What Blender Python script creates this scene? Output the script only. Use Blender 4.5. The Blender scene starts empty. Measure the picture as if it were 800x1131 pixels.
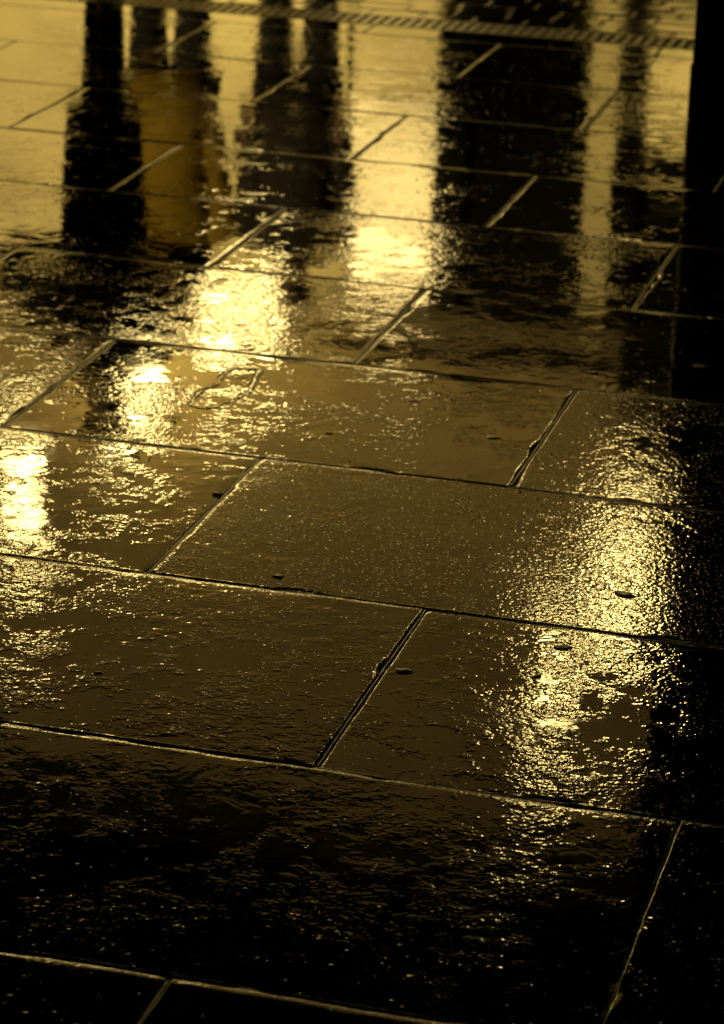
import bpy, bmesh, math, random
from mathutils import Vector, Matrix, noise

random.seed(7)
R = math.radians
C = bpy.context.scene.collection
scene = bpy.context.scene

# ------------------------------------------------------------------ helpers
def tag(o, label=None, cat=None, group=None, kind=None):
    if label: o['label'] = label
    if cat: o['category'] = cat
    if group: o['group'] = group
    if kind: o['kind'] = kind
    return o

def empty(name, loc=(0, 0, 0), rz=0.0):
    o = bpy.data.objects.new(name, None)
    o.empty_display_size = 0.1
    C.objects.link(o)
    o.location = loc
    o.rotation_euler = (0, 0, rz)
    return o

def link_mesh(name, me, mat, parent=None, smooth=False):
    o = bpy.data.objects.new(name, me)
    C.objects.link(o)
    if mat: me.materials.append(mat)
    if parent: o.parent = parent
    if smooth:
        me.polygons.foreach_set('use_smooth', [True] * len(me.polygons))
    return o

def obj(name, bm, mat, parent=None, smooth=False, bevel=0.0):
    if bevel:
        bmesh.ops.bevel(bm, geom=bm.edges[:], offset=bevel, segments=2, affect='EDGES', profile=0.6)
    me = bpy.data.meshes.new(name)
    bm.to_mesh(me); bm.free()
    return link_mesh(name, me, mat, parent, smooth)

def box(bm, x0, x1, y0, y1, z0, z1):
    v = [bm.verts.new(p) for p in ((x0, y0, z0), (x1, y0, z0), (x1, y1, z0), (x0, y1, z0),
                                   (x0, y0, z1), (x1, y0, z1), (x1, y1, z1), (x0, y1, z1))]
    for f in ((3, 2, 1, 0), (4, 5, 6, 7), (0, 1, 5, 4), (1, 2, 6, 5), (2, 3, 7, 6), (3, 0, 4, 7)):
        bm.faces.new([v[i] for i in f])

def boxes(*bs):
    bm = bmesh.new()
    for b in bs: box(bm, *b)
    return bm

def lathe(bm, prof, c=(0, 0), n=24):
    rings = []
    for r, z in prof:
        rings.append([bm.verts.new((c[0] + r * math.cos(2 * math.pi * i / n), c[1] + r * math.sin(2 * math.pi * i / n), z)) for i in range(n)])
    for a, b in zip(rings, rings[1:]):
        for i in range(n):
            bm.faces.new((a[i], a[(i + 1) % n], b[(i + 1) % n], b[i]))
    bm.faces.new(rings[0][::-1]); bm.faces.new(rings[-1])

def loft(bm, secs, n=20, cap=True):
    """secs: (cx, cy, z, rx, ry) -> closed elliptical tube"""
    rings = []
    for cx, cy, z, rx, ry in secs:
        rings.append([bm.verts.new((cx + rx * math.cos(2 * math.pi * i / n), cy + ry * math.sin(2 * math.pi * i / n), z)) for i in range(n)])
    for a, b in zip(rings, rings[1:]):
        for i in range(n):
            bm.faces.new((a[i], a[(i + 1) % n], b[(i + 1) % n], b[i]))
    if cap:
        bm.faces.new(rings[0][::-1]); bm.faces.new(rings[-1])

def tube(bm, pts, rads, n=12):
    """round tube along points"""
    rings = []
    for k, p in enumerate(pts):
        p = Vector(p)
        d = (Vector(pts[min(k + 1, len(pts) - 1)]) - Vector(pts[max(k - 1, 0)])).normalized()
        a = d.orthogonal().normalized() if abs(d.z) < 0.9 else Vector((1, 0, 0)).cross(d).normalized().cross(d)
        a = (a - d * a.dot(d)).normalized(); b = d.cross(a)
        rings.append([bm.verts.new(p + rads[k] * (math.cos(2 * math.pi * i / n) * a + math.sin(2 * math.pi * i / n) * b)) for i in range(n)])
    for a, b in zip(rings, rings[1:]):
        best = min(range(n), key=lambda s: sum((a[i].co - b[(i + s) % n].co).length for i in range(0, n, 3)))
        for i in range(n):
            bm.faces.new((a[i], a[(i + 1) % n], b[(i + 1 + best) % n], b[(i + best) % n]))
    bm.faces.new(rings[0][::-1]); bm.faces.new(rings[-1])
    bmesh.ops.recalc_face_normals(bm, faces=bm.faces[:])

# ---------------------------------------------------------------- materials
class NT:
    def __init__(s, name):
        s.m = bpy.data.materials.new(name); s.m.use_nodes = True
        s.t = s.m.node_tree; s.n = s.t.nodes; s.n.clear()
        s.out = s.n.new('ShaderNodeOutputMaterial')
    def node(s, typ, **kw):
        n = s.n.new(typ)
        for k, v in kw.items(): setattr(n, k, v)
        return n
    def set(s, inp, v):
        if isinstance(v, bpy.types.NodeSocket): s.t.links.new(v, inp)
        else: inp.default_value = v
    def math(s, op, a, b=0.0, c=None, clamp=False):
        n = s.node('ShaderNodeMath', operation=op); n.use_clamp = clamp
        s.set(n.inputs[0], a); s.set(n.inputs[1], b)
        if c is not None: s.set(n.inputs[2], c)
        return n.outputs[0]
    def noise(s, vec, scale, detail=2.0, rough=0.5, dist=0.0):
        n = s.node('ShaderNodeTexNoise'); s.set(n.inputs['Vector'], vec)
        n.inputs['Scale'].default_value = scale; n.inputs['Detail'].default_value = detail
        n.inputs['Roughness'].default_value = rough; n.inputs['Distortion'].default_value = dist
        return n.outputs['Fac']
    def ramp(s, f, lo, hi, a=0.0, b=1.0):
        n = s.node('ShaderNodeMapRange', interpolation_type='SMOOTHSTEP')
        s.set(n.inputs[0], f)
        for i, v in ((1, lo), (2, hi), (3, a), (4, b)): s.set(n.inputs[i], v)
        return n.outputs[0]
    def mix(s, f, a, b):
        n = s.node('ShaderNodeMix', data_type='RGBA'); s.set(n.inputs[0], f)
        s.set(n.inputs[6], (*a, 1) if isinstance(a, tuple) else a); s.set(n.inputs[7], (*b, 1) if isinstance(b, tuple) else b)
        return n.outputs[2]
    def pos(s, offset=True):
        """world position, shifted at random per object so no two objects share a pattern"""
        g = s.node('ShaderNodeNewGeometry')
        if not offset: return g.outputs['Position']
        oi = s.node('ShaderNodeObjectInfo')
        cb = s.node('ShaderNodeCombineXYZ')
        s.set(cb.inputs[0], s.math('MULTIPLY', oi.outputs['Random'], 37.0))
        s.set(cb.inputs[1], s.math('MULTIPLY', oi.outputs['Random'], 91.0))
        v = s.node('ShaderNodeVectorMath', operation='ADD')
        s.set(v.inputs[0], g.outputs['Position']); s.set(v.inputs[1], cb.outputs[0])
        return v.outputs[0]
    def attr(s, name):
        n = s.node('ShaderNodeAttribute', attribute_type='OBJECT', attribute_name=name)
        return n.outputs['Fac']
    def bump(s, h, dist=1.0, strength=1.0):
        n = s.node('ShaderNodeBump'); n.inputs['Distance'].default_value = dist; n.inputs['Strength'].default_value = strength
        s.set(n.inputs['Height'], h)
        return n.outputs[0]
    def principled(s, **kw):
        b = s.node('ShaderNodeBsdfPrincipled')
        for k, v in kw.items():
            k = {'color': 'Base Color', 'rough': 'Roughness', 'metal': 'Metallic', 'ior': 'IOR', 'normal': 'Normal', 'coat': 'Coat Weight',
                 'coat_rough': 'Coat Roughness', 'spec': 'Specular IOR Level'}.get(k, k)
            s.set(b.inputs[k], (*v, 1) if isinstance(v, tuple) and len(v) == 3 else v)
        s.t.links.new(b.outputs[0], s.out.inputs[0])
        return s.m

def simple(name, col, rough=0.6, metal=0.0, var=0.3, scale=12.0, bump=0.0):
    s = NT(name); p = s.pos()
    f = s.noise(p, scale, 4, 0.6)
    c = s.mix(s.ramp(f, 0.3, 0.7), tuple(x * (1 - var) for x in col), tuple(x * (1 + var) for x in col))
    kw = dict(color=c, rough=rough, metal=metal)
    if bump: kw['normal'] = s.bump(s.math('MULTIPLY', f, bump))
    return s.principled(**kw)

def glow(name, col, strength, var=0.25, scale=1.2):
    """lit pane: the room behind it is a little uneven"""
    s = NT(name); p = s.pos(False)
    f = s.noise(p, scale, 3, 0.55)
    e = s.node('ShaderNodeEmission'); e.inputs[0].default_value = (*col, 1)
    s.set(e.inputs[1], s.math('MULTIPLY', s.ramp(f, 0.3, 0.7, 1 - var, 1 + var), strength))
    s.t.links.new(e.outputs[0], s.out.inputs[0])
    return s.m

GOLD = (1.0, 0.655, 0.135)

def wet_stone(name='wet_stone'):
    s = NT(name); p = s.pos()
    grain = s.attr('grain')
    # where the stone is open-grained and where a film of water has levelled it
    m0 = s.noise(p, 5.0, 4, 0.6)
    m1 = s.noise(p, 22.0, 3, 0.6)
    m2 = s.noise(p, 70.0, 2, 0.6)
    mm = s.math('ADD', s.math('MULTIPLY', m0, 0.50), s.math('MULTIPLY', m1, 0.36))
    mm = s.math('ADD', mm, s.math('MULTIPLY', m2, 0.15))
    mm = s.math('ADD', mm, s.math('MULTIPLY', s.math('SUBTRACT', grain, 0.5), 0.30))
    mask = s.ramp(mm, 0.465, 0.575)
    # open grain: pimples and pits of a few millimetres
    fine = s.noise(p, 135.0, 1.0, 0.5)
    fine = s.math('MULTIPLY', s.math('MULTIPLY', fine, 0.00030), s.math('MULTIPLY_ADD', mask, 0.97, 0.03))
    mid = s.noise(p, 52.0, 2, 0.5, 0.4)
    mid = s.math('MULTIPLY', s.math('MULTIPLY', mid, 0.00023), s.math('MULTIPLY_ADD', mask, 0.80, 0.07))
    low = s.math('MULTIPLY', s.noise(p, 11.0, 3, 0.55, 0.5), 0.00042)
    # scattered beads of water and grit; share = how many cells carry one
    def beads(scale, share, r, slope):
        v = s.node('ShaderNodeTexVoronoi', feature='F1'); s.set(v.inputs['Vector'], p); v.inputs['Scale'].default_value = scale
        sep = s.node('ShaderNodeSeparateColor'); s.set(sep.inputs[0], v.outputs['Color'])
        on = s.math('LESS_THAN', sep.outputs[0], share)
        rr = s.math('MULTIPLY_ADD', sep.outputs[1], r * 0.65, r * 0.35)
        q = s.math('DIVIDE', v.outputs['Distance'], rr)
        b = s.math('SUBTRACT', 1.0, s.math('MULTIPLY', q, q), clamp=True)
        return s.math('MULTIPLY', s.math('MULTIPLY', b, on), s.math('MULTIPLY', rr, slope * 0.5 / scale))
    broad = s.ramp(s.math('ADD', s.noise(p, 5.5, 4, 0.6), s.math('MULTIPLY', s.math('SUBTRACT', grain, 0.5), 0.3)), 0.48, 0.66)
    open_ = s.ramp(grain, 0.34, 0.62, 0.22, 1.0)
    b1 = beads(70.0, s.math('MULTIPLY', open_, s.math('MULTIPLY_ADD', broad, 0.22, 0.006)), 0.34, 0.32)
    b2 = beads(36.0, 0.03, 0.20, 0.5)
    b3 = beads(125.0, s.math('MULTIPLY', open_, s.math('ADD', s.math('MULTIPLY', mask, 0.45), s.math('MULTIPLY_ADD', broad, 0.34, 0.02))), 0.46, 0.34)
    b4 = beads(210.0, s.math('MULTIPLY', open_, s.math('MULTIPLY_ADD', broad, 0.30, 0.02)), 0.5, 0.40)
    h = low
    for t in (mid, fine, b1, b2, b3, b4): h = s.math('ADD', h, t)
    col = s.mix(s.ramp(s.noise(p, 7.0, 5, 0.65), 0.3, 0.7), (0.008, 0.007, 0.0055), (0.026, 0.022, 0.017))
    dry = s.math('MULTIPLY', s.ramp(s.noise(p, 3.4, 5, 0.65, 0.5), 0.55, 0.62), 0.035)
    oi = s.node('ShaderNodeObjectInfo'); dry = s.math('ADD', dry, s.math('MULTIPLY', oi.outputs['Random'], 0.012))
    gv = s.node('ShaderNodeTexVoronoi', feature='F1'); s.set(gv.inputs['Vector'], p); gv.inputs['Scale'].default_value = 5.5
    gs = s.node('ShaderNodeSeparateColor'); s.set(gs.inputs[0], gv.outputs['Color'])
    gd = s.math('ADD', gv.outputs['Distance'], s.math('MULTIPLY', s.noise(p, 60.0, 2, 0.5), 0.05))
    gum = s.math('MULTIPLY', s.ramp(gd, 0.085, 0.125, 1.0, 0.0), s.math('LESS_THAN', gs.outputs[0], 0.16))
    dry = s.math('ADD', dry, s.math('MULTIPLY', gum, 0.16))
    edge = s.node('ShaderNodeAttribute', attribute_type='GEOMETRY', attribute_name='worn_edge').outputs['Fac']
    rough = s.math('ADD', s.math('MULTIPLY_ADD', mask, 0.022, 0.018), dry)
    rough = s.math('ADD', rough, s.math('MULTIPLY', edge, s.math('MULTIPLY_ADD', s.noise(p, 60.0, 2, 0.5), 0.30, 0.05)))
    h = s.math('ADD', h, s.math('MULTIPLY', edge, s.math('MULTIPLY', s.noise(p, 190.0, 1, 0.5), 0.0005)))
    return s.principled(color=col, rough=rough, ior=1.38, normal=s.bump(h))

M = {}
M['stone'] = wet_stone()
M['bed'] = simple('wet_mortar', (0.012, 0.011, 0.009), 0.25, 0, 0.4, 60, 0.002)
def wet_joint():
    s = NT('wet_pointing'); p = s.pos()
    h = s.math('ADD', s.math('MULTIPLY', s.noise(p, 160.0, 2, .5), .0007), s.math('MULTIPLY', s.noise(p, 45.0, 2, .5), .0010))
    return s.principled(color=(0.03, 0.027, 0.02), rough=0.36, ior=1.45, normal=s.bump(h))
M['joint'] = wet_joint()
M['ground'] = simple('dark_asphalt', (0.02, 0.019, 0.017), 0.4, 0, 0.3, 20, 0.002)
def wet_sett():
    s = NT('wet_granite'); p = s.pos()
    f = s.noise(p, 60.0, 3, 0.6)
    h = s.math('ADD', s.math('MULTIPLY', f, 0.0004), s.math('MULTIPLY', s.noise(p, 14.0, 2, 0.5), 0.0010))
    col = s.mix(f, (0.012, 0.011, 0.009), (0.035, 0.03, 0.024))
    return s.principled(color=col, rough=0.09, ior=1.4, normal=s.bump(h))
M['sett'] = wet_sett()
M['iron'] = simple('wet_cast_iron', (0.03, 0.027, 0.022), 0.3, 0.4, 0.3, 90, 0.0008)
M['black'] = simple('black_painted_iron', (0.006, 0.006, 0.006), 0.45, 0, 0.3, 6)
M['dark'] = simple('dark_painted_timber', (0.006, 0.0055, 0.005), 0.95, 0, 0.3, 5)
M['wall'] = simple('render_wall', (0.37, 0.295, 0.135), 0.85, 0, 0.18, 1.6)
M['fascia'] = simple('fascia_board', (0.32, 0.28, 0.20), 0.6, 0, 0.15, 2.0)
M['slate'] = simple('roof_slate', (0.03, 0.03, 0.03), 0.7, 0, 0.3, 6)
M['shop'] = glow('shop_window_light', GOLD, 1.6, 0.22)
M['shop_mid'] = glow('bright_shop_light', (1.0, 0.69, 0.20), 3.2, 0.4, 2.0)
M['shop_hot'] = glow('transom_light', (1.0, 0.72, 0.24), 7.0, 0.5, 2.5)
M['side'] = glow('door_sidelight', GOLD, 0.9, 0.2)
M['win_hot'] = glow('lit_upper_window', (1.0, 0.735, 0.235), 36.0, 0.8, 2.6)
M['win_left'] = glow('lit_left_window', (1.0, 0.735, 0.235), 26.0, 0.8, 3.0)
M['globe'] = glow('lamp_globe_light', (1.0, 0.75, 0.25), 42.0, 0.05)
M['pebble'] = simple('wet_pebble', (0.09, 0.075, 0.05), 0.34, 0, 0.4, 120)

# ------------------------------------------------------------------- camera
F_PX, PIT, ROLL, YAW, H = 3088.04, R(19.8626), R(1.8687), R(14.661), 1.6
def cam_axes():
    fwd = Vector((0, math.cos(PIT), -math.sin(PIT))); up = Vector((0, math.sin(PIT), math.cos(PIT))); rt = Vector((1, 0, 0))
    rz = Matrix.Rotation(YAW, 3, 'Z')
    fwd, up, rt = rz @ fwd, rz @ up, rz @ rt
    c, s_ = math.cos(ROLL), math.sin(ROLL)
    return rt * c + up * s_, up * c - rt * s_, fwd
rt, up, fwd = cam_axes()
cd = bpy.data.cameras.new('camera'); cam = bpy.data.objects.new('camera', cd); C.objects.link(cam)
mw = Matrix((rt, up, -fwd)).transposed().to_4x4(); mw.translation = (0, 0, H)
cam.matrix_world = mw
cd.sensor_fit = 'VERTICAL'; cd.sensor_height = 24.0; cd.sensor_width = 17.0
cd.lens = F_PX / 1131.0 * 24.0
cd.clip_start = 0.05; cd.clip_end = 800
cd.dof.use_dof = True; cd.dof.focus_distance = 4.0; cd.dof.aperture_fstop = cd.lens / 1000 / 0.013
scene.camera = cam
def gnd(u, v):
    d = rt * (u - 400) - up * (v - 565.5) + fwd * F_PX
    t = H / -d.z
    return Vector((d.x * t, d.y * t))

# --------------------------------------------------------------- the ground
S = 1.6 / 1.4
ROWS = {0: 1.837, 1: 2.359, 2: 2.881, 3: 3.412, 4: 3.938, 5: 4.469, 6: 4.994, 7: 5.513, 8: 6.008, 9: 6.530, 10: 7.043, 11: 7.560}
ROWS = {k: v * S for k, v in ROWS.items()}
DR0, DR1 = 7.700 * S, 7.860 * S            # the drain
LX = 0.827 * S
JA, JB = -0.799 * S, -1.195 * S            # joints of odd and even courses
GAP = 0.0022; GAPX = 0.0045

bm = bmesh.new(); box(bm, -300, 300, -300, 300, -0.6, -0.08)
tag(obj('ground', bm, M['ground']), kind='structure')
bm = bmesh.new(); box(bm, -14, 8, -6, DR0, -0.079, -0.0065)
tag(obj('mortar_bed', bm, M['bed']), kind='structure')

# mortar pointing: a rounded, wet ridge along every joint
def pointing(bm, p0, p1, w, top, low, seed):
    p0, p1 = Vector(p0), Vector(p1); L = (p1 - p0).length; d = (p1 - p0) / L; nn = Vector((-d.y, d.x))
    n = max(2, int(L / .012)); prev = None
    for i in range(n + 1):
        q = p0 + d * (L * i / n)
        a = noise.noise(Vector((q.x * 6, q.y * 6, seed))); b_ = noise.noise(Vector((q.x * 40, q.y * 40, seed + 3)))
        tz = top + (.0003 * a + .0002 * b_) * (1 if top > -.0005 else 2); ww = w * (1 + .15 * b_); off = nn * (.0018 * a)
        ring = []
        for t_, e in ((-1, 1), (-.75, .5), (-.4, .14), (0, 0), (.4, .14), (.75, .5), (1, 1)):
            r = q + nn * (ww * t_) + off
            ring.append(bm.verts.new((r.x, r.y, tz + (low - tz) * e)))
        if prev:
            for j in range(len(ring) - 1): bm.faces.new((prev[j], ring[j], ring[j + 1], prev[j + 1]))
        prev = ring

def slab_mesh(lx, ly, seed, name, sharp=False):
    """a sawn flagstone with worn, slightly ragged arrises and a faintly uneven face"""
    def lines(L):
        e = [0, 0.0007, 0.0018, 0.0034, 0.0056, 0.0082, 0.011, 0.0145, 0.020]
        n = max(4, int((L - 0.04) / 0.018))
        mid = [0.020 + (L - 0.04) * i / n for i in range(1, n)]
        return e + mid + [L - q for q in reversed(e)]
    xs, ys = lines(lx), lines(ly)
    sv = Vector((seed * 13.7, seed * 5.1, seed * 2.3))
    vs, fs, ed = [], [], []
    nx, ny = len(xs), len(ys)
    def edge_r(x, y):
        return 0.0030 + 0.0022 * noise.noise(Vector((x * 9, y * 9, 3)) + sv) + 0.0012 * noise.noise(Vector((x * 45, y * 45, 7)) + sv)
    for j, y in enumerate(ys):
        for i, x in enumerate(xs):
            d1 = min(x, lx - x); d2 = min(y, ly - y)
            r = max(0.002, edge_r(x, y)) * (.3 if sharp else 1)
            def prof(d): return 0.0 if d >= r else r - math.sqrt(max(0.0, r * r - (r - d) ** 2))
            z = -prof(d1) - (0.05 * prof(d2 * 6) if y < ly / 2 else .15 * prof(d2 * 2))
            z += 0.00010 * noise.noise(Vector((x * 7, y * 7, 0)) + sv) + 0.0002 * noise.noise(Vector((x * 2.2, y * 2.2, 4)) + sv)
            # arris sags a little towards the joints
            wd = 0.010 + 0.004 * noise.noise(Vector((x * 6, y * 6, 11)) + sv)
            if d1 < wd and not sharp: z -= 0.0006 * (1 - d1 / wd) ** 1.4
            wf = wd * 1.9 * (1 + .35 * noise.noise(Vector((x * 11, 0, 17)) + sv))
            if ly - y < wf: z -= 0.082 * wf * (1 - (ly - y) / wf) ** 2
            if ly - y < .03 and noise.noise(Vector((x * 31, 0, 19)) + sv) > .1: z += .0004 * noise.noise(Vector((x * 120, y * 160, 23)) + sv)
            # spalled bits along the arrises
            for dd, t_ in ((d1, y), (d2, x)):
                c_ = noise.noise(Vector((t_ * 17, 3.0 * (dd == d1), 21)) + sv)
                if c_ > .30: z -= (c_ - .30) * .012 * max(0.0, 1 - dd / (.006 + .012 * (c_ - .30)))
            w = math.exp(-min(d1, d2) / 0.02)
            ex = 0.0022 * noise.noise(Vector((y * 14, 0, 1)) + sv) + 0.0007 * noise.noise(Vector((y * 60, 0, 2)) + sv)
            ey = 0.0007 * noise.noise(Vector((x * 14, 5, 1)) + sv) + 0.0007 * noise.noise(Vector((x * 60, 5, 2)) + sv)
            ed.append(max(math.exp(-((ly - y) / .013) ** 2), (0 if sharp else .8) * math.exp(-(d1 / .006) ** 2), .5 * math.exp(-(y / .003) ** 2)))
            vs.append((x - lx / 2 + (ex if x < lx / 2 else -ex) * w, y - ly / 2 + (ey if y < ly / 2 else -ey) * w, z))
    for j in range(ny - 1):
        for i in range(nx - 1):
            a = j * nx + i
            fs.append((a, a + 1, a + nx + 1, a + nx))
    ring = [i for i in range(nx)] + [j * nx + nx - 1 for j in range(1, ny)] + [(ny - 1) * nx + i for i in range(nx - 2, -1, -1)] + [j * nx for j in range(ny - 2, 0, -1)]
    base = len(vs)
    for k in ring: vs.append((vs[k][0], vs[k][1], -0.06))
    n = len(ring)
    for k in range(n):
        a, b = ring[k], ring[(k + 1) % n]
        fs.append((b, a, base + k, base + (k + 1) % n))
    me = bpy.data.meshes.new(name); me.from_pydata(vs, [], fs); me.update()
    at = me.attributes.new('worn_edge', 'FLOAT', 'POINT'); at.data.foreach_set('value', ed + [0.0] * (len(vs) - len(ed)))
    return me

ORD = ['lowest', 'second', 'third', 'fourth', 'fifth', 'sixth', 'seventh', 'eighth', 'ninth', 'tenth', 'eleventh', 'twelfth']
NTH = ['leftmost', 'second from left', 'third from left', 'fourth from left', 'fifth from left']
LOOK = {}      # (row, column) -> own wording, GRAIN, TILT likewise
GRAIN = {}
TILT = {}

LOOK.update({
 (0, -1): 'nearly black wet slab at the bottom left corner, left of the short joint',
 (0, 0): 'black wet slab along the bottom edge, right of the short joint',
 (1, 0): 'long dark wet slab filling the second row from the bottom, faint gold specks',
 (1, 1): 'black wet slab at lower right beyond the slanting joint with a bright chipped corner',
 (2, -1): 'dark gold wet slab of the third row, faint ripples and gritty left end',
 (2, 0): 'wet slab with the lower white-gold glare and an oval bubble by its left joint',
 (3, -2): 'wet slab of the fourth row at the left edge, covered in gold speckles',
 (3, -1): 'smooth brown wet slab of the fourth row carrying the upper half of the white-gold glare',
 (4, -2): 'small corner of wet slab at the left edge below the umbrella-wide dark reflection',
 (4, -1): 'smooth brown wet slab with a looped wet outline near its top left',
 (4, 0): 'evenly speckled gold wet slab at the right end of the fifth row',
 (5, -1): 'wet slab where the dark figure reflection spreads widest, bright glare beside it',
 (5, 0): 'flat olive-brown wet slab without speckles in the sixth row',
})
GRAIN.update({(0, -1): .40, (0, 0): .38, (1, 0): .41, (1, 1): .44, (2, -1): .50, (2, 0): .47, (3, -2): .9, (3, -1): .41, (4, -2): .58, (4, -1): .43, (4, 0): .68, (4, 1): .85, (3, 0): .8, (2, 1): .7, (5, 1): .75, (6, 1): .7,
              (5, -2): .50, (5, -1): .50, (5, 0): .25, (6, -1): .42, (6, 0): .35, (6, -2): .32, (7, -2): .3, (7, -1): .35, (7, 0): .3})
TILT.update({(3, -1): (0, .1), (2, 0): (0, -.15), (5, 0): (0, 0)})
rs = random.Random(11)
nslab = 0
for k in range(0, 11):
    y0, y1 = ROWS[k], ROWS[k + 1]
    j0 = JA if k % 2 == 0 else JB
    # the span of this course that the photograph shows, one slab over at each end
    xl = min(gnd(0, 0).x, -0.9) if k > 9 else None
    # left and right picture edges at the two depths
    def edge(u, y):
        lo, hi = -3000.0, 1131.0
        a, b = -300.0, 2500.0
        for _ in range(50):
            m_ = (a + b) / 2
            if gnd(u, m_).y > y: a = m_
            else: b = m_
        return gnd(u, (a + b) / 2).x
    xl = min(edge(0, y0), edge(0, y1)); xr = max(edge(800, y0), edge(800, y1))
    n0 = math.floor((xl - j0) / LX); n1 = math.floor((xr - j0) / LX)
    col = 0
    for n in range(n0, n1 + 1):
        x0, x1 = j0 + n * LX, j0 + (n + 1) * LX
        nslab += 1
        me = slab_mesh(x1 - x0 - GAPX, y1 - y0 - GAP, nslab, 'flagstone', (k, n) in ((1, 0), (1, 1), (0, 0)))
        o = link_mesh('flagstone', me, M['stone'], smooth=True)
        o.location = ((x0 + x1) / 2, (y0 + y1) / 2, 0)
        tx, ty = TILT.get((k, n), (rs.uniform(-.07, .07), rs.uniform(-.12, .12)))
        o.rotation_euler = (R(tx), R(ty), R(rs.uniform(-.06, .06)))
        o['grain'] = GRAIN.get((k, n), [.5, .5, .5, .5, .5, .55, .5, .46, .44, .42, .42][k] + rs.uniform(-.08, .08))
        lab = LOOK.get((k, n), 'wet flagstone, %s in the %s row up from the bottom edge' % (NTH[col], ORD[k]))
        tag(o, lab, 'flagstone', 'wet paving slabs')
        col += 1
    ROWS[('span', k)] = (j0 + n0 * LX, j0 + (n1 + 1) * LX)

bm = bmesh.new()
jr = random.Random(5)
for k in range(0, 12):
    pointing(bm, (-5.2, ROWS[k]), (1.2, ROWS[k]), .0028, -.0010, -.0016, 1)
    if k < 11:
        j0 = JA if k % 2 == 0 else JB
        for n in range(-4, 3):
            deep = k < 2 and n > 0
            pointing(bm, (j0 + n * LX, ROWS[k] + .007), (j0 + n * LX, ROWS[k + 1] - .007), GAPX * .75, -.0058 if deep else jr.choice((-.0004, -.0008, -.0016)), -.0064 if deep else -.0026, 2)
bmesh.ops.recalc_face_normals(bm, faces=bm.faces[:])
if sum(f.normal.z for f in bm.faces) < 0: bmesh.ops.reverse_faces(bm, faces=bm.faces[:])
tag(obj('mortar_joints', bm, M['joint'], None, True), kind='structure')

# paving that the photograph does not show, as one sheet of stones each side and behind
bm = bmesh.new()
for k in range(-9, 11):
    if k < 0: y0, y1 = ROWS[0] + k * 0.597, ROWS[0] + (k + 1) * 0.597
    else: y0, y1 = ROWS[k], ROWS[k + 1]
    j0 = JA if k % 2 == 0 else JB
    for n in range(-14, 9):
        x0, x1 = j0 + n * LX, j0 + (n + 1) * LX
        sp = ROWS.get(('span', k))
        if sp and x1 > sp[0] + .01 and x0 < sp[1] - .01: continue
        box(bm, x0 + GAP / 2, x1 - GAP / 2, y0 + GAP / 2, y1 - GAP / 2, -0.06, -0.0005)
o = obj('pavement', bm, M['stone'], bevel=0.004); o['grain'] = .45
tag(o, kind='structure')
# cut strip of stone beside the drain
bm = bmesh.new()
for n in range(-16, 11):
    x0 = JB + n * LX
    box(bm, x0 + GAP / 2, x0 + LX - GAP / 2, ROWS[11] + GAP / 2, DR0 - 0.004, -0.06, -0.0005)
o = obj('kerb_strip', bm, M['stone'], bevel=0.004); o['grain'] = .35
tag(o, kind='structure')

# -------------------------------------------------------------- the drain
dr = empty('channel_drain', (0, 0, 0))
tag(dr, 'narrow slotted metal channel drain crossing the top of the paving', 'drain')
x0, x1 = -14, 8
obj('frame', boxes((x0, x1, DR0, DR0 + 0.018, -0.1, 0.001), (x0, x1, DR1 - 0.018, DR1, -0.1, 0.001)), M['iron'], dr, bevel=0.002)
bm = bmesh.new()
xx = -5.0
while xx < 0.5:
    box(bm, xx, xx + 0.024, DR0 + 0.018, DR1 - 0.018, -0.03, 0.0)
    xx += 0.036
for xa, xb in ((x0, -5.0), (0.5, x1)): box(bm, xa, xb, DR0 + 0.018, DR1 - 0.018, -0.03, -0.001)
obj('grating', bm, M['iron'], dr, bevel=0.003)
obj('channel', boxes((x0, x1, DR0 + 0.018, DR1 - 0.018, -0.14, -0.10)), M['black'], dr)

# setts beyond the drain up to the building
bm = bmesh.new()
ry = random.Random(3)
y = DR1 + 0.004; row = 0
while y < 15.7:
    d = 0.115
    x = -11 + (0.09 if row % 2 else 0)
    while x < 5:
        w = 0.165 + ry.uniform(-.012, .012)
        if -7.5 < x < 1:
            z = ry.uniform(-.0018, .0018); a = .010
            v = [(x + .004, y + .004), (x + w - .004, y + .004), (x + w - .004, y + d - .004), (x + .004, y + d - .004)]
            cx_, cy_ = x + w / 2, y + d / 2
            lo = [bm.verts.new((p[0], p[1], -.03)) for p in v]
            m1 = [bm.verts.new((p[0] + (cx_ - p[0]) * .03, p[1] + (cy_ - p[1]) * .04, -.0022 + z)) for p in v]
            tp = [bm.verts.new((p[0] + (cx_ - p[0]) * .07, p[1] + (cy_ - p[1]) * .08, z + ry.uniform(-.0006, .0006))) for p in v]
            for A_, B_ in ((lo, m1), (m1, tp)):
                for i in range(4): bm.faces.new((A_[i], A_[(i + 1) % 4], B_[(i + 1) % 4], B_[i]))
            bm.faces.new(tp)
        else:
            box(bm, x + .004, x + w - .004, y + .004, y + d - .004, -.03, 0)
        x += w
    y += d; row += 1
tag(obj('cobbled_road', bm, M['sett']), kind='structure')
bm = bmesh.new(); box(bm, -14, 8, DR1 + .001, 15.75, -0.079, -0.0025)
tag(obj('road_bed', bm, M['bed']), kind='structure')

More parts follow.
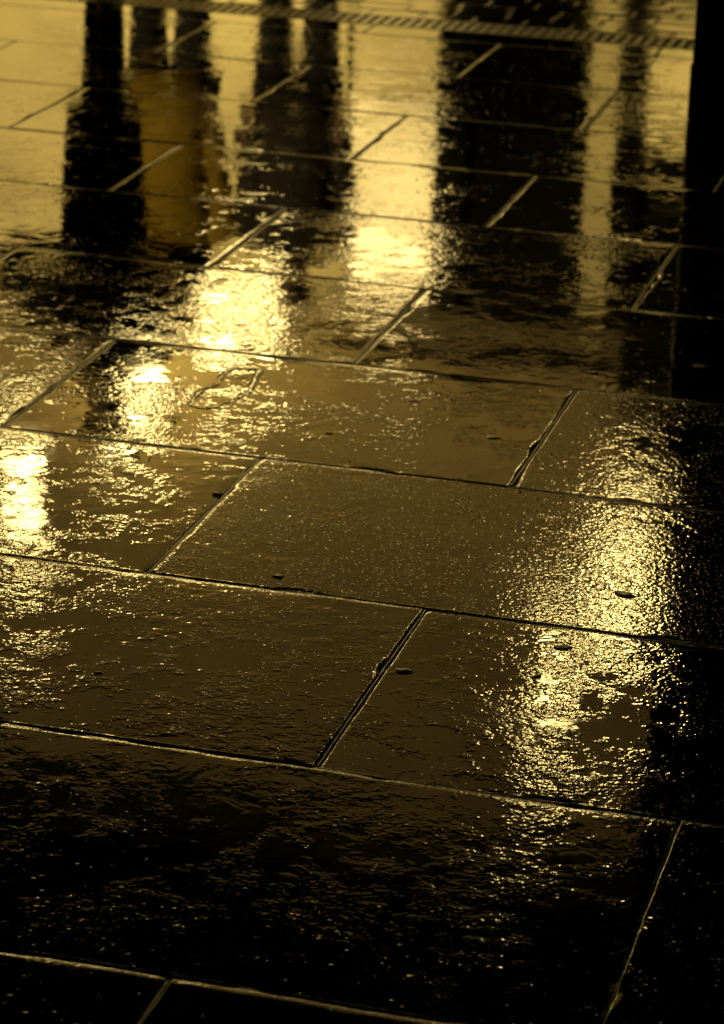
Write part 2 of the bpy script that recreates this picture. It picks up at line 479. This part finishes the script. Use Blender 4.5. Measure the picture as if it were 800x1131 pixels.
# ------------------------------------------------------ black pier at right
px, py = gnd(757, 133)
t = empty('iron_pier', (px + 0.55, py + 0.45, 0))
tag(t, 'black square pier standing on the paving at the top right edge', 'pier')
bm = bmesh.new(); box(bm, -.545, .545, -.44, .44, 0.0, 3.7)
obj('shaft', bm, M['black'], t, bevel=0.012)
obj('plinth', boxes((-.548, .548, -.443, .443, 0, .16)), M['black'], t, bevel=0.008)
obj('panel_moulding', boxes((-.40, .40, -.452, -.441, .45, .50), (-.40, .40, -.452, -.441, 2.9, 2.95), (-.40, -.36, -.452, -.441, .502, 2.898), (.36, .40, -.452, -.441, .502, 2.898)), M['black'], t, bevel=0.004)
obj('capital', boxes((-.60, .60, -.50, .50, 3.702, 3.78), (-.66, .66, -.56, .56, 3.782, 3.90)), M['black'], t, bevel=0.01)

# ------------------------------------------- the shop building across the way
FY = 16.0
b = empty('shop_building', (-4, FY, 0))
tag(b, 'pale rendered shop building with lit gold windows, known only from its reflection', 'building')
b_off = Vector((4, -FY, 0))
def bpart(name, mat, *bs, parent=b, bevel=0.0):
    bb = [(q[0] + 4, q[1] + 4, q[2] - FY, q[3] - FY, q[4], q[5]) for q in bs]
    return obj(name, boxes(*bb), mat, parent, bevel=bevel)
TOP = 6.4
# upper wall with two window openings: right one and left one
WR = (-2.72, -2.34, 4.42, 5.05); WS = (-3.10, -2.76, 5.1, 5.80); WL = (-6.72, -6.30, 4.2, 5.1)
bpart('wall', M['wall'], (-12, WL[0], FY, FY + .4, 3.05, TOP), (WL[1], WS[0], FY, FY + .4, 3.05, TOP), (WR[1], 4, FY, FY + .4, 3.05, TOP),
      (WL[0], WL[1], FY, FY + .4, 3.05, WL[2]), (WL[0], WL[1], FY, FY + .4, WL[3], TOP),
      (WS[0], WR[0], FY, FY + .4, 3.05, WS[2]), (WR[0], WR[1], FY, FY + .4, 3.05, WR[2]),
      (WS[1], WR[0], FY, FY + .4, WS[2], TOP), (WS[0], WS[1], FY, FY + .4, WS[3], TOP), (WR[0], WR[1], FY, FY + .4, WR[3], TOP))
for w in (WR, WS, WL):
    f = bpart('window', M['dark'], (w[0], w[0] + .05, FY + .08, FY + .16, w[2], w[3]), (w[1] - .05, w[1], FY + .08, FY + .16, w[2], w[3]),
              (w[0] + .05, w[1] - .05, FY + .08, FY + .16, w[2], w[2] + .06), (w[0] + .05, w[1] - .05, FY + .08, FY + .16, w[3] - .06, w[3]),
              (w[0] + .05, w[1] - .05, FY + .09, FY + .15, (w[2] + w[3]) / 2 - .02, (w[2] + w[3]) / 2 + .02))
    bpart('pane', M['win_left' if w is WL else 'win_hot'], (w[0] + .05, w[1] - .05, FY + .17, FY + .18, w[2] + .06, w[3] - .06), parent=f)
    bpart('sill', M['fascia'], (w[0] - .08, w[1] + .08, FY - .09, FY - .002, w[2] - .09, w[2] - .01), parent=f, bevel=.008)
bpart('fascia', M['fascia'], (-12, 4, FY - .10, FY + .2, 2.965, 3.04), bevel=.01)
bpart('cornice', M['dark'], (-12, 4, FY - .30, FY + .4, TOP + .002, TOP + .14), (-12, 4, FY - .42, FY + .4, TOP + .142, TOP + .26), bevel=.01)
rf = bpart('roof', M['slate'], (-12, 4, FY + .0, FY + 6, TOP + .262, TOP + .40))
bpart('chimney', M['dark'], (-9.0, -8.2, FY + 2, FY + 2.8, TOP + .402, TOP + 2.0), parent=rf, bevel=.01)
bpart('rear_wall', M['dark'], (-12, 4, FY + 5.8, FY + 6, 0, TOP), (-12, -11.8, FY + .41, FY + 5.79, 0, TOP), (3.8, 4, FY + .41, FY + 5.79, 0, TOP))
bpart('stall_riser', M['dark'], (-12, -3.72, FY - .05, FY + .12, 0, .34), bevel=.008)
for xa, xb in ((-12, -10.02), (-10, -7.95), (-7.9, -5.88), (-5.84, -4.38)):
    bpart('shop_window', M['shop'], (xa, xb, FY + .06, FY + .07, .342, 2.46))
bpart('shop_window', M['shop'], (-4.34, -3.80, FY + .06, FY + .07, .342, 1.75))
bpart('shop_window', M['shop_mid'], (-4.34, -3.80, FY + .06, FY + .07, 1.78, 2.46))
bpart('transom_pane', M['shop_hot'], (-4.34, -3.80, FY + .06, FY + .07, 2.50, 2.95))
bpart('transom_pane', M['shop'], (-12, -4.38, FY + .06, FY + .07, 2.50, 2.95))
bpart('glazing_bars', M['fascia'], (-12, -3.80, FY + .03, FY + .058, 2.463, 2.497), (-10.015, -10.005, FY + .03, FY + .058, .343, 2.462), (-7.945, -7.905, FY + .03, FY + .058, .343, 2.462),
      (-5.875, -5.845, FY + .03, FY + .058, .343, 2.462), (-4.375, -4.345, FY + .03, FY + .058, 2.498, 2.95))
bpart('door', M['dark'], (-3.60, -2.93, FY + .02, FY + .08, 0.02, 2.95), bevel=.006)
bpart('pilaster', M['dark'], (-3.79, -3.605, FY - .10, FY + .12, 0, 2.96), bevel=.01)
bpart('sidelight', M['side'], (-2.90, -2.72, FY + .06, FY + .07, .15, 2.95))
bpart('added_dark_board', M['dark'], (-2.60, -1.70, FY - .06, FY - .01, 3.06, 3.95), bevel=.01)  # added dark board, so the reflected wall goes dark at right
bpart('pilaster', M['dark'], (-2.715, -2.56, FY - .10, FY + .12, 0, 2.96), bevel=.01)
bpart('showcase', M['shop'], (-2.55, -2.05, FY + .06, FY + .07, 1.15, 1.90))
bpart('panelling', M['dark'], (-2.55, 4, FY + .02, FY + .12, 0, 1.14), (-2.55, 4, FY + .02, FY + .12, 1.91, 2.96), (-2.04, 4, FY + .02, FY + .12, 1.142, 1.908))

# globe lamps on brackets above the shop windows
def globe_lamp(x, z, r, label):
    t = empty('wall_lamp', (x, FY, z))
    tag(t, label, 'lamp', 'globe lamps on the shop front')
    bm = bmesh.new(); bmesh.ops.create_uvsphere(bm, u_segments=24, v_segments=16, radius=r); 
    for v in bm.verts: v.co.y -= .45
    obj('globe', bm, M['globe'], t, True)
    bm = bmesh.new(); tube(bm, [(0, -.005, r + .16), (0, -.20, r + .20), (0, -.40, r + .14), (0, -.45, r + .0)], [.015] * 4, 10)
    obj('bracket', bm, M['dark'], t, True)
    bm = bmesh.new(); lathe(bm, [(.07, r - .02), (.05, r + .03), (.02, r + .05)], (0, -.45)); obj('cap', bm, M['dark'], t)
    obj('wall_plate', boxes((-.06, .06, -.022, -.002, r + .06, r + .26)), M['dark'], t, bevel=.004)
globe_lamp(-4.70, 2.97, .13, 'smallest glowing globe lamp, lowest of the rising row on the shop front')
globe_lamp(-5.00, 3.12, .16, 'round glowing globe lamp second lowest of the rising row on the shop front')
globe_lamp(-5.46, 3.52, .12, 'round glowing globe lamp second highest of the rising row on the shop front')
globe_lamp(-5.68, 3.80, .16, 'largest glowing globe lamp, highest of the rising row on the shop front')

# added light trough, no such fitting seen, brightening the wall above the fascia
t = empty('added_wall_washer', (-4, FY - .55, 3.06))
tag(t, 'unseen added light trough on arms above the shop windows, brightening the wall above', 'light')
obj('housing', boxes((-7.9, 7.9, -.075, -.06, 0, .07), (-7.9, 7.9, .06, .075, 0, .07), (-7.9, 7.9, -.06, .06, 0, .012)), M['dark'], t)
for q in (-7, -3.5, 0, 3.5, 7): obj('arm', boxes((q - .02, q + .02, .0755, .547, .01, .04)), M['dark'], t)
ld = bpy.data.lights.new('wall_fill', 'AREA'); ld.shape = 'RECTANGLE'; ld.size = 15.6; ld.size_y = .10; ld.energy = 170; ld.color = (1.0, .70, .24)
lo = bpy.data.objects.new('wall_fill', ld); C.objects.link(lo); lo.parent = t; lo.location = (0, 0, .03); lo.rotation_euler = (math.pi - R(4), 0, 0)

# --------------------------------------------------------------------- people
def skin_body(name, verts, edges, rads, mat, parent, root=0):
    me = bpy.data.meshes.new(name); me.from_pydata(verts, edges, []); me.update()
    o = bpy.data.objects.new(name, me); C.objects.link(o); me.materials.append(mat)
    if not me.skin_vertices: o.modifiers.new('skin', 'SKIN')
    else: o.modifiers.new('skin', 'SKIN')
    if not me.skin_vertices: me.attributes.new('skin', 'FLOAT', 'POINT')
    for i, sv in enumerate(me.skin_vertices[0].data):
        r = rads[i]; sv.radius = r if isinstance(r, tuple) else (r, r); sv.use_root = (i == root)
    o.modifiers['skin'].use_smooth_shade = True
    s = o.modifiers.new('sub', 'SUBSURF'); s.levels = 1; s.render_levels = 1
    o.parent = parent
    return o

def person(label, x, y, rz, k, coat_col, leg_col, coat, stride=.12, elbows=.10, spread=1.0, slim=1.0, hair_col=(.02, .012, .006), skirt_flare=1.0, cape=False):
    """k scales a 1.75 m figure; coat = (hem height, half-width shoulder)"""
    t = empty('person', (x, y, 0), rz)
    tag(t, label, 'person')
    t.scale = (k, k, k)
    sk = simple('skin', (.30, .20, .09), .5, 0, .08, 8)
    mc = simple('coat_cloth', coat_col, .85, 0, .15, 14); ml = simple('trouser_cloth', leg_col, .85, 0, .15, 14)
    V, E_, RD = [], [], []
    def add(p, r, to=None):
        V.append(p); RD.append(r)
        if to is not None: E_.append((to, len(V) - 1))
        return len(V) - 1
    pel = add((0, 0, .95), (.13, .10)); ab = add((0, 0, 1.10), (.125, .09), pel); ch = add((0, 0, 1.30), (.15, .11), ab)
    nb = add((0, 0, 1.46), (.06, .06), ch); nk = add((0, -.005, 1.53), (.055, .055), nb); hd = add((0, -.02, 1.62), (.075, .09), nk); add((0, -.01, 1.70), (.07, .085), hd)
    hands = []
    for s in (-1, 1):
        sh = add((s * .17, 0, 1.41), .06, ch)
        el = add((s * (.22 + elbows), .03, 1.13), .042, sh)
        if cape:      # hands folded at the waist under the cape
            wr = add((s * .10, -.15, 1.13), .028, el); pa = add((s * .055, -.17, 1.12), (.030, .018), wr)
            for q in range(4):
                k1 = add((s * .02, -.175 - .004 * s, 1.145 - q * .016), .009, pa); add((-s * .012, -.180 - .006 * s, 1.140 - q * .016), .008, k1)
            th = add((s * .04, -.18, 1.155), .010, pa); add((s * .02, -.185, 1.17), .009, th)
        else: wr = add((s * (.22 + elbows * .35), -.10, .93), .028, el)
        if not cape:
            pa = add((s * (.21 + elbows * .3), -.13, .86), (.030, .018), wr)
            for q in range(4):
                k1 = add((s * (.21 + elbows * .3) + (q - 1.5) * .016, -.145, .81), .009, pa)
                add((s * (.21 + elbows * .3) + (q - 1.5) * .015, -.135, .775 - (.01 if q in (1, 2) else 0)), .008, k1)
            th = add((s * (.18 + elbows * .3), -.15, .845), .010, pa); add((s * (.175 + elbows * .3), -.165, .82), .009, th)
        dy = s * stride
        hp = add((s * .09 * max(spread, .7), 0, .90), .085 * slim, pel)
        kn = add((s * .10 * spread, -dy * .5 - .01, .50), .058 * slim, hp)
        an = add((s * .10 * spread, dy * .05 - dy, .10), .038, kn)
        add((s * .105 * spread, -dy - .15, .045), .035, an)
    skin_body('body', V, E_, RD, sk, t)
    # trousers
    bm = bmesh.new()
    for s in (-1, 1):
        dy = s * stride
        loft(bm, [(s * .10 * spread, -dy, .07, .062 * slim, .066), (s * .10 * spread, -dy * .85, .25, .068 * slim, .072), (s * .10 * spread, -dy * .5 - .01, .50, .078 * slim, .082), (s * .095 * max(spread, .6), -dy * .25, .72, .095 * slim, .10), (s * .085 * max(spread, .7), 0, .97, .10, .125)])
    obj('trousers', bm, ml, t, True)
    for s in (-1, 1):
        dy = s * stride
        bm = bmesh.new(); loft(bm, [(s * .105 * spread, -dy - .055, .0, .046, .135), (s * .105 * spread, -dy - .055, .03, .048, .14), (s * .105 * spread, -dy - .04, .07, .045, .115), (s * .10 * spread, -dy - .0, .11, .045, .055)])
        obj('shoe', bm, M['black'], t, True)
    hem, sw = coat
    bm = bmesh.new()
    loft(bm, [(0, 0, hem, .20 * skirt_flare, .165), (0, 0, (hem + 1.05) / 2, .185 * (1 + skirt_flare) / 2, .155), (0, 0, 1.06, .165, .14), (0, 0, 1.22, .18, .15), (0, 0, 1.36, sw * .92, .14), (0, 0, 1.43, sw * .80, .115), (0, 0, 1.475, .10, .085), (0, -.005, 1.52, .07, .07)])
    coat_o = obj('coat', bm, mc, t, True)
    for s in (-1, 1) if not cape else ():
        bm = bmesh.new()
        tube(bm, [(s * (sw * .72), 0, 1.405), (s * (sw * .98), .01, 1.36), (s * (.22 + elbows), .03, 1.13), (s * (.22 + elbows * .35), -.095, .94)], [.055, .078, .066, .05], 14)
        obj('sleeve', bm, mc, coat_o, True)
    if cape:
        bm = bmesh.new()
        loft(bm, [(0, 0, 1.00, .39, .20), (0, 0, 1.07, .39, .20), (0, 0, 1.19, .375, .19), (0, 0, 1.31, .33, .175), (0, 0, 1.41, .24, .15), (0, 0, 1.47, .15, .12), (0, 0, 1.52, .075, .078)], 32)
        for v in bm.verts:
            a = math.atan2(v.co.y, v.co.x); f = 1 + .06 * math.sin(a * 9) * max(0, (1.4 - v.co.z) / .5); v.co.x *= f; v.co.y *= f
        obj('cape', bm, mc, t, True)
    # hair / hat
    hm = simple('hair', hair_col, .6, 0, .2, 60)
    bm = bmesh.new(); bmesh.ops.create_uvsphere(bm, u_segments=20, v_segments=14, radius=1.0)
    for v in bm.verts:
        n = noise.noise(v.co * 4) * .04
        v.co = Vector((v.co.x * .088 * (1 + n), v.co.y * .105 * (1 + n) + .012, v.co.z * .10 + 1.675 + (.0 if v.co.z > 0 or v.co.y > .2 else .06)))
    obj('hair', bm, hm, t, True)
    for s in (-1, 1):
        bm = bmesh.new(); bmesh.ops.create_uvsphere(bm, u_segments=10, v_segments=8, radius=.011)
        for v in bm.verts: v.co += Vector((s * .032, -.104, 1.635))
        obj('eye', bm, simple('eye', (.3, .28, .25), .2), t, True)
    bm = bmesh.new(); loft(bm, [(0, -.108, 1.585, .017, .018), (0, -.112, 1.60, .015, .020), (0, -.104, 1.645, .008, .010)], 10); obj('nose', bm, sk, t, True)
    return t

person('person in a dark coat and wide cape, seen as the tall dark reflection at left', -3.47, 9.40, R(15), .99, (.008, .008, .008), (.008, .008, .008), (.48, .22), stride=.10, elbows=-.03, spread=.32, slim=.72, skirt_flare=.66, cape=True)
person('person in a mustard yellow coat and dark trousers, reflected left of centre', -3.80, 11.1, R(10), .98, (.46, .31, .02), (.012, .010, .008), (.70, .23), skirt_flare=1.15, stride=.06, elbows=-.03, hair_col=(.30, .19, .05))
person('person in a dark jacket walking, reflected as two dark legs near the centre', -3.27, 11.2, R(10), .98, (.035, .026, .012), (.010, .009, .007), (.72, .21), stride=.05, elbows=-.03)

# ------------------------------------------------------------ pebbles and marks
def pebble(u, v, wpx, flat, label, seed, group='pebbles and grit on the wet slabs'):
    g = gnd(u, v); dist = math.hypot(g.length, H); r = wpx * .9 / F_PX * dist / 2; flat *= .6
    bm = bmesh.new(); bmesh.ops.create_icosphere(bm, subdivisions=3, radius=1.0)
    rr = random.Random(seed); a, bb = r, r * rr.uniform(.6, .85)
    for vv in bm.verts:
        q = 1 + .42 * noise.noise(vv.co * 1.3 + Vector((seed * 3.1, 0, 0))) + .08 * noise.noise(vv.co * 4 + Vector((seed, 0, 0)))
        vv.co = Vector((vv.co.x * a * q, vv.co.y * bb * q, max(vv.co.z * flat * r * q, -flat * r * .35)))
    o = obj('pebble', bm, M['pebble'], None, True)
    o.location = (g.x, g.y, flat * r * .34); o.rotation_euler = (0, 0, rr.uniform(-.5, .5))
    tag(o, label, 'pebble', group)
for i, (u, v, w, fl, lab) in enumerate([
    (447, 741, 21, .22, 'flat oval pebble right of the slanting joint in the third row of slabs'),
    (308, 637, 14, .40, 'small dark pebble above the bright joint, left of centre'),
    (240, 546, 12, .55, 'dark grit lump lodged in the slanting joint of the fourth row'),
    (690, 657, 28, .16, 'long flat dark pebble inside the upper white-gold glare'),
    (622, 715, 20, .2, 'dark oval pebble inside the top of the lower glare'),
    (594, 747, 10, .40, 'little dark pebble at the left of the lower glare'),
    (364, 479, 10, .45, 'tiny bright pebble alone on the smooth brown slab below the looped mark'),
    (108, 744, 10, .55, 'small bright bead-like pebble on the dark gold slab at left'),
    (122, 769, 7, .55, 'tiny pebble just below another on the dark gold slab at left'),
    (655, 412, 13, .35, 'dark pebble near the right end of the flat olive slab'),
    (546, 484, 18, .25, 'low pale stone chip beside the joint of the speckled gold slab'),
    (457, 443, 15, .20, 'low chip on the smooth brown slab below the bright joint'),
    (718, 860, 15, .45, 'faint pebble in the black area at lower right'),
    (159, 936, 8, .55, 'tiny gold-lit pebble high on the long dark slab'),
    (131, 992, 9, .55, 'tiny gold-lit pebble low on the long dark slab'),
    (277, 958, 7, .55, 'tiny pebble in the middle of the long dark slab'),
    (195, 1023, 11, .30, 'flat chip near the lowest bright joint'),
    (60, 1119, 8, .55, 'tiny pebble on the black slab at the bottom left corner'),
]): pebble(u, v, w, fl, lab, i + 1)

# grit washed over the stones and into the joints
gr = random.Random(21); bm = bmesh.new(); cnt = 0
while cnt < 900:
    if gr.random() < .45:
        k = gr.randint(0, 9); yy = ROWS[k] + gr.gauss(.004, .012); xx = gr.uniform(-3.4, 0.2)
    else:
        yy = gr.uniform(ROWS[0], ROWS[8]); xx = gr.uniform(-3.2, 0.2)
    if xx < -0.36 * yy - .35 - .0 or xx > -0.13 * yy + .35: continue
    if noise.noise(Vector((xx * 3, yy * 3, 2))) < gr.uniform(-.5, .35): continue
    r = gr.uniform(.0008, .0022) * (1.6 if gr.random() < .06 else 1)
    m_ = Matrix.Translation((xx, yy, r * .25)) @ Matrix.Rotation(gr.uniform(0, 6), 4, 'Z') @ Matrix.Diagonal((r, r * gr.uniform(.6, 1), r * gr.uniform(.4, .8), 1))
    ret = bmesh.ops.create_icosphere(bm, subdivisions=1, radius=1.0, matrix=m_)
    cnt += 1
tag(obj('grit', bm, M['pebble'], None, True), 'fine wet grit scattered over the flagstones and along their joints', 'grit', kind='stuff')

# looped bead of water left on the stone
pts = [(212, 445), (222, 432), (240, 424), (247, 414), (258, 407), (272, 408), (286, 409), (281, 421), (276, 433), (262, 440), (246, 446), (230, 451), (216, 449)]
P = [gnd(*q) for q in pts]
bm = bmesh.new()
n = len(P); fine = []
for i in range(n):
    for tt in range(6):
        p0, p1, p2, p3 = P[i - 1], P[i], P[(i + 1) % n], P[(i + 2) % n]; q = tt / 6
        c = .5 * ((2 * p1) + (p2 - p0) * q + (2 * p0 - 5 * p1 + 4 * p2 - p3) * q * q + (3 * p1 - p0 - 3 * p2 + p3) * q ** 3)
        fine.append(c)
rings = []
for i, c in enumerate(fine):
    d = (fine[(i + 1) % len(fine)] - fine[i - 1]).normalized(); nn = Vector((-d.y, d.x))
    w = .010 + .004 * noise.noise(Vector((i * .7, 0, 0)))
    rings.append([bm.verts.new((c.x + nn.x * w * s, c.y + nn.y * w * s, hz - .0012 * max(0, noise.noise(Vector((i * .33, 5, 0))) * 2 + .1))) for s, hz in ((-1, -.0006), (-.5, .0008), (0, .0013), (.5, .0008), (1, -.0006))])
for i in range(len(rings)):
    a, b2 = rings[i], rings[(i + 1) % len(rings)]
    for j in range(4): bm.faces.new((a[j], b2[j], b2[j + 1], a[j + 1]))
o = obj('water_mark', bm, M['stone'], None, True); o['grain'] = 1.0
tag(o, 'looped raised outline of water on the smooth brown slab beside the glare', 'water mark')

# --------------------------------------------------------------------- lights
w = bpy.data.worlds.new('World'); scene.world = w; w.use_nodes = True
bg = w.node_tree.nodes['Background']
sky = w.node_tree.nodes.new('ShaderNodeTexSky'); sky.sky_type = 'NISHITA'; sky.sun_disc = False
sky.sun_elevation = R(-6); sky.sun_rotation = R(200)
mixn = w.node_tree.nodes.new('ShaderNodeMix'); mixn.data_type = 'RGBA'; mixn.blend_type = 'MULTIPLY'; mixn.inputs[0].default_value = 1
w.node_tree.links.new(sky.outputs[0], mixn.inputs[6]); mixn.inputs[7].default_value = (1.0, .6, .2, 1)
w.node_tree.links.new(mixn.outputs[2], bg.inputs[0]); bg.inputs[1].default_value = 0.05

def flood(x, y, z, tx, ty, tz, e, ang, label):
    t = empty('added_flood', (x, y, 0)); tag(t, label, 'street lamp')
    bm = bmesh.new(); lathe(bm, [(.11, 0), (.11, .5), (.06, .6), (.05, z - .1), (.05, z)]); obj('post', bm, M['black'], t, True)
    hd = obj('lamp_head', boxes((-.18, .18, -.12, .25, z + .002, z + .12)), M['black'], t, bevel=.01)
    ld = bpy.data.lights.new('fill_spot', 'SPOT'); ld.energy = e; ld.color = (1, .74, .32); ld.spot_size = R(ang); ld.spot_blend = .6; ld.shadow_soft_size = .1
    lo = bpy.data.objects.new('fill_spot', ld); C.objects.link(lo); lo.parent = t; lo.location = (0, .3, z)
    d = Vector((tx - x, ty - y - .3, tz - z)); lo.rotation_euler = d.to_track_quat('-Z', 'Y').to_euler()
flood(-7.5, 3.0, 4.6, -3.6, 11.0, 1.1, 3000, 16, 'added black flood lamp post, unseen at left, lighting the yellow coat')  # added spot giving the people and the yellow coat front light

flood(-8.2, 1.5, 6.0, -4.2, 16.0, 5.4, 5200, 30, 'added tall black flood lamp post, unseen at left, brightening the upper wall')  # added spot that evens out the brightness of the upper wall

# --------------------------------------------------------------------- render
scene.render.engine = 'CYCLES'
scene.view_settings.view_transform = 'Standard'; scene.view_settings.look = 'None'
scene.view_settings.exposure = 0; scene.view_settings.gamma = 1
scene.cycles.use_denoising = True
scene.cycles.max_bounces = 6
scene.cycles.sample_clamp_indirect = 0
scene.cycles.blur_glossy = 0.0
scene.cycles.use_adaptive_sampling = False
